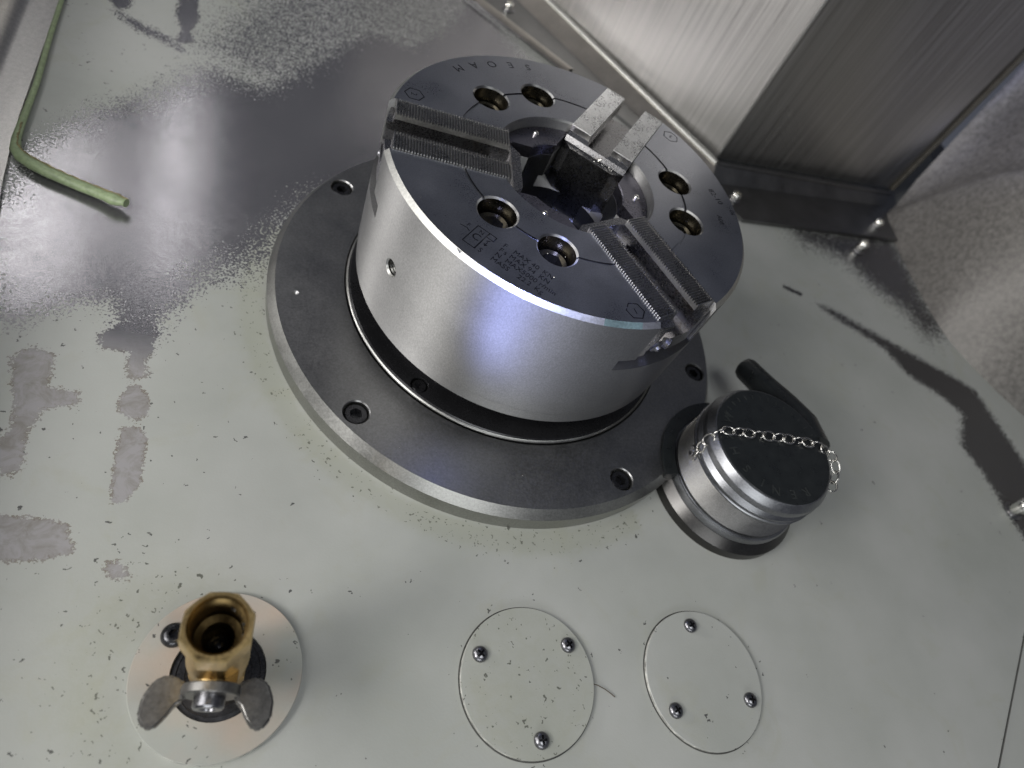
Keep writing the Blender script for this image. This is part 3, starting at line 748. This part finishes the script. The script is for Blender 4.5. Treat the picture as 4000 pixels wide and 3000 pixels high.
vl = thing('ball_valve', 'small brass ball valve with an open threaded end and a grey butterfly handle', 'valve', (VX, VY, 1))
def ngon_lathe(levels, n=64, bm=None):
    """levels: (r, z, hexness) blends a circle into a hexagon"""
    bm = bm or bmesh.new(); rings = []
    for r, z, hx in levels:
        ring = []
        for i in range(n):
            t_ = 2*math.pi*i/n; k = ((t_ + math.pi/8) % (math.pi/4)) - math.pi/8
            rh = r*math.cos(math.pi/8)/math.cos(k)*1.03
            q = r*(1-hx)+rh*hx
            ring.append(bm.verts.new((q*math.cos(t_), q*math.sin(t_), z)))
        rings.append(ring)
    for a, b in zip(rings, rings[1:]):
        for i in range(n): bm.faces.new((a[i], a[(i+1) % n], b[(i+1) % n], b[i]))
    return bm, rings
bm, rings = ngon_lathe([(8, 0, 0), (8, 6, 0), (10, 8, .3), (11, 10, 1), (11, 17, 1), (10.2, 19, .5), (10.2, 22, 0), (11.2, 27, 0), (11.5, 33, 0), (11.0, 41, 0), (9.6, 48, 0), (9.5, 54, 0), (10.2, 58, .4), (11.6, 60, 1), (12.1, 62, 1), (12.1, 72.5, 1), (11.9, 74.6, .7), (11.2, 76, .2), (9.9, 76, 0), (9.5, 75.0, 0)])
obj('valve_body', bm, M['brass'], vl, ang=28)
pr = [(9.5, 75.1)]
for k in range(11): pr += [(9.45-.04*k, 75-k*1.3), (8.9-.04*k, 74.4-k*1.3)]
pr += [(8.0, 60), (5.6, 58.5), (5.4, 50), (3.5, 47), (0, 46)]
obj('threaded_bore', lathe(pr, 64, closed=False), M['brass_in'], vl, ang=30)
obj('bore_ball', lathe([(0, 50.2), (1.8, 49.9), (3.6, 48.6), (4.6, 46.4)], 32, closed=False), M['black_steel'], vl)
# stem boss toward -y, handle, nut
def along_y(bm_, y, z): bmesh.ops.transform(bm_, matrix=Matrix.Translation((0, y, z)) @ Matrix.Rotation(R_(90), 4, 'X'), verts=bm_.verts); return bm_
HZ = 37
obj('stem_boss', along_y(lathe([(0, 0), (6, 0), (6, 6.5), (5.0, 7), (0, 7)], 32), -8.2, HZ), M['brass'], vl)
hb = bmesh.new()
along_y(lathe([(0, 0), (10.0, 0), (10.3, .5), (10.3, 3.3), (9.9, 3.7), (0, 3.7)], 48, bm=None), 0, 0).free()
hub = lathe([(0, 0), (10.0, 0), (10.3, .5), (10.3, 3.3), (9.9, 3.7), (0, 3.7)], 48); along_y(hub, -11.6, HZ)
obj('handle_hub', hub, M['handle'], vl)
def wing(sgn):
    # rounded lobe, widening away from the hub and sweeping down toward the panel's lower edge
    out = [(0, 2.2), (3.5, 3.8), (7.5, 4.6), (11, 2.0), (12.6, -3.5), (11.8, -9.2), (9.0, -12.2), (5.8, -12.0), (3.6, -8.4), (1.8, -4.0), (0, -2.4)]
    b_ = bmesh.new(); t2 = 1.5
    lo = [b_.verts.new((sgn*x, y, -t2)) for x, y in out]; hi = [b_.verts.new((sgn*x, y, t2)) for x, y in out]
    b_.faces.new(lo); b_.faces.new(hi[::-1])
    n_ = len(out)
    for i in range(n_): b_.faces.new((lo[i], lo[(i+1) % n_], hi[(i+1) % n_], hi[i]))
    bmesh.ops.recalc_face_normals(b_, faces=b_.faces)
    bmesh.ops.bevel(b_, geom=[e for e in b_.edges], offset=.8, segments=3, affect='EDGES')
    mt_ = Matrix.Translation((sgn*8.2, -14.0, HZ-2)) @ Matrix.Rotation(R_(sgn*8), 4, 'Z') @ Matrix.Rotation(R_(-4), 4, 'X') @ Matrix.Rotation(R_(3), 4, 'Y') @ Matrix.Scale(1.12, 4)
    bmesh.ops.transform(b_, matrix=mt_, verts=b_.verts); return b_
obj('handle_wing', wing(-1), M['handle'], vl, ang=40); obj('handle_wing', wing(1), M['handle'], vl, ang=40)
nut = along_y(lathe([(0, 0), (5.6, 0), (5.6, 3.6), (5.0, 4.4), (3.0, 4.4), (2.8, 3.2), (0, 3.2)], 32), -15.2, HZ-1)
obj('stem_nut', nut, M['screw'], vl)
lug = bmesh.new(); box(4.4, 8.6, -11.4, -7, HZ-2, HZ+5, lug); obj('stop_lug', lug, M['brass_in'], vl)
sg = bmesh.new()                             # greasy chips stuck to the wall of the bore
for k in range(70):
    a = random.gauss(.1, .55); z_ = random.uniform(58, 72); q_ = 8.2 if z_ > 60 else 6
    c = Vector((q_*math.cos(a), q_*math.sin(a), z_)); r0 = random.uniform(.15, .55)
    vs = [sg.verts.new(c+Vector((random.gauss(0, r0), random.gauss(0, r0), random.gauss(0, r0)))) for _ in range(4)]
    for f in ((0, 1, 2), (0, 1, 3), (1, 2, 3), (0, 2, 3)): sg.faces.new([vs[i] for i in f])
o = obj('bore_grit', sg, M['bolt_dark'], vl); o['kind'] = 'stuff'

# ================================================================== STEEL HOUSING, RAIL, SCREWS
def offset_poly(pts, z): return [(a, b, z) for a, b in pts]
hs = thing('steel_housing', 'tall brushed stainless guard housing with a vertical corner behind the chuck', 'housing', (228, 252, 0))
def O(pts): return [(a-228, b-252) for a, b in pts]
HH = 330
A_, B_, C_ = (-130, 710), (229, 252), (472, 297)
obj('left_sheet', prism(O([A_, B_, (231.5, 254.2), (-127, 713)]), 12, HH), M['stainless'], hs)
obj('right_sheet', prism(O([(231.6, 252.6), C_, (472, 300.5), (232.5, 256)]), 12, HH), M['stainless'], hs)
obj('corner_edge', tube_path([(0.9, .6, 12), (0.9, .6, HH)], 2.0, 12), M['stainless'], hs)
obj('gap_shade_sheet', prism([(476-228, 299-252), (700-228, 560-252), (694-228, 566-252), (472-228, 304-252)], 2, 420), M['matt_black'], hs)  # black sheet standing in for the darkness of the gap beside the casting
obj('corner_sealant', tube_path([(474-228, 295-252, 14), (474-228, 295.5-252, 150), (474-228, 296-252, HH)], 3.0, 10), M['weld'], hs)
t = thing('base_rail', 'flat dark steel mounting rail with a raised rounded lip around the foot of the housing', 'rail', (230, 200, 0))
def O(pts): return [(a-230, b-200) for a, b in pts]
obj('rail_plate', prism(O([(-150, 545), (75, 348), (246, 178), (412, 208), (462, 217), (500, 330), (235, 262), (-90, 680)]), .3, 4.2), M['rail'], t)
# sloping lip, left then right
def loft(rows, bm=None):
    bm = bm or bmesh.new(); g = [[bm.verts.new(p) for p in r] for r in rows]
    for a, b in zip(g, g[1:]):
        for i in range(len(a)-1): bm.faces.new((a[i], a[i+1], b[i+1], b[i]))
    return bm
FL0, FL1, FR1 = (-95, 640), (222, 226), (462, 272)       # foot of the lip, z 4
BL0, BL1, BR1 = (-80, 655), (225, 240), (466, 283)       # bead line, z 15
FL0 = (-92, 622); FLm = (125, 338)
obj('lip_slope', loft([[(a-230, b-200, 4.3) for a, b in (FL0, FLm, (221, 222))], [(a-230, b-200, 14.5) for a, b in (BL0, (140, 355), BL1)]]), M['lip'], t)
obj('lip_side', loft([[(a-230, b-200, 4.3) for a, b in ((221, 222), FR1)], [(a-230, b-200, 14.5) for a, b in (BL1, BR1)]]), M['rail'], t)
obj('lip_bead', tube_path([(a-230, b-200, 14.6) for a, b in (BL0, (140, 355.7), (205, 267), BL1)], 3.0, 14), M['rim'], t, ang=60)
obj('lip_gap_shade', loft([[(a-230, b-200, 13.6) for a, b in (BL0, (140, 355.7), BL1, (226, 241), BR1)], [(a-230, b-200, 13.6) for a, b in ((-76, 672), (145, 367), (231, 256), (231.5, 256), (470, 300))]]), M['cap_black'], t)  # black strip painting the dark gap between bead and housing wall
obj('lip_bead', tube_path([(a-230, b-200, 14.6) for a, b in ((227, 240.5), BR1)], 2.0, 14), M['rail'], t, ang=60)
obj('outer_lip', loft([[(a-230, b-200, z_) for a, b in ((-150, 540), (75, 343), (80, 339))] for z_ in (4.3,)] + [[(a-230, b-200, 7.5) for a, b in ((-146, 546), (79, 348), (84, 344))]] + [[(a-230, b-200, 4.4) for a, b in ((-142, 552), (85, 354), (90, 350))]]), M['lip'], t, ang=60)

def stud(x, y, z, lab, hh=7, r=4.5, tilt=0):
    t_ = thing('cap_screw', lab, 'screw', (x, y, z), 'bright socket screws along the rail')
    obj('screw_head', lathe([(0, 0), (r, 0), (r+.2, .4), (r+.2, hh-1.2), (r-.8, hh), (r*.5, hh), (r*.45, hh-2), (0, hh-2)], 32, closed=False), M['pin'], t_, ang=40)
    obj('washer', lathe([(r, 0.02), (r+2.2, 0.02), (r+2.2, 1), (r, 1)], 32), M['screw'], t_)
stud(22, 430, 4.2, 'small bright screw on the rail at the top of the picture, left of the housing')
stud(243, 206, 4.2, 'bright screw on the dark rail just right of the chuck')
stud(431, 231, 4.2, 'bright screw at the end of the dark rail, next to the casting corner')
stud(389, 184, .1, 'bright stud standing on the bare panel below the end of the rail', 12)
stud(421, -98, .1, 'blurred bright stud at the right edge of the picture', 14, 5.5)

# casting block on the right
rows = []
CB = [(456, 258, 0), (453, 225, 0), (451, 150, 0), (455, 90, 0), (475, 45, 0), (504, 4, 0), (600, -110, 0)]
CR = [(460, 262, 2), (466, 244, 42), (470, 222, 84), (474, 194, 120), (486, 130, 180), (504, 70, 240), (620, -60, 330)]
UP = [(34, 42, 118), (80, 60, 170), (95, 40, 170), (110, 20, 170), (120, 0, 160), (120, -20, 140), (100, -60, 100)]
rows = []
for i in range(7):
    b_, r_, u_ = Vector(CB[i]), Vector(CR[i]), Vector(UP[i]); row = []
    for t_ in (0, .12, .3, .5, .7, .86, .95): row.append(b_.lerp(r_, t_)+Vector((0, 0, 0)))
    row += [r_+Vector((.8, 0, 0)), r_+u_*.02+Vector((1.5, 0, 0)), r_+u_*.06+Vector((3, 0, 0)), r_+u_*.15+Vector((3, 0, 0)), r_+u_*.35, r_+u_*.65, r_+u_, r_+u_*1.6]
    rows.append(row)
dense = []
for i in range(6):
    for k in range(6):
        t_ = k/6; p_ = []
        for c in range(len(rows[0])):
            p0, p1, p2, p3 = rows[max(i-1, 0)][c], rows[i][c], rows[i+1][c], rows[min(i+2, 6)][c]
            p_.append(.5*((2*p1)+(p2-p0)*t_+(2*p0-5*p1+4*p2-p3)*t_*t_+(3*p1-p0-3*p2+p3)*t_**3))
        dense.append(p_)
dense.append(rows[6])
rows = [[(q.x-455, q.y-120, q.z) for q in r_] for r_ in dense]
cs = thing('casting_block', 'rough grey cast iron block with a rounded corner at the right edge', 'casting', (455, 120, 0))
obj('casting_face', loft(rows), M['cast'], cs, ang=80)

# loose sealing strip
sl = thing('sealing_strip', 'pale green rubber sealing strip peeled from the left seam, its end bent across the panel', 'rubber strip', (-300, 50, 0))
sp = [(-340, 300, 3.0), (-328, 215, 3.2), (-322, 174, 3.2), (-313, 120, 3.4), (-307.5, 75, 3.8), (-305.5, 62, 4.2), (-303, 53.5, 4.6), (-298, 47.5, 5), (-291, 43.5, 5), (-282, 40, 4.8), (-271, 36.8, 4.5), (-262, 34, 4.6), (-255, 31.8, 5), (-249, 29.6, 5.5), (-245, 28.0, 6), (-242.5, 27.4, 6.3), (-239, 26.6, 6.6), (-237, 25.9, 7)]
wdt = [1.6, 1.6, 1.7, 1.8, 2.2, 2.6, 3.2, 3.6, 3.8, 3.8, 3.7, 3.7, 3.6, 3.5, 4.1, 3.9, 2.6, 2.9]
obj('strip_rubber', tube_path([(a+300, b-50, c) for a, b, c in sp], wdt, 12, flat=.8), M['seal'], sl, ang=50)
gl = [(a+300+.25*wdt[i], b-50+.62*wdt[i], c+wdt[i]*.62) for i, (a, b, c) in enumerate(sp) if i >= 4]
gl2 = []
for i in range(len(gl)-1):
    for k in range(7):
        t_ = k/7; q = Vector(gl[i]).lerp(Vector(gl[i+1]), t_); gl2.append((q.x+random.gauss(0, .12), q.y+random.gauss(0, .16), q.z+random.gauss(0, .12)))
obj('glue_edge', tube_path(gl2, [random.uniform(.35, .8) for _ in gl2], 6), M['seal_glue'], sl, ang=60)

for o in bpy.data.objects:
    if o.type == 'EMPTY' and not o.children: print('empty without parts', o.name)
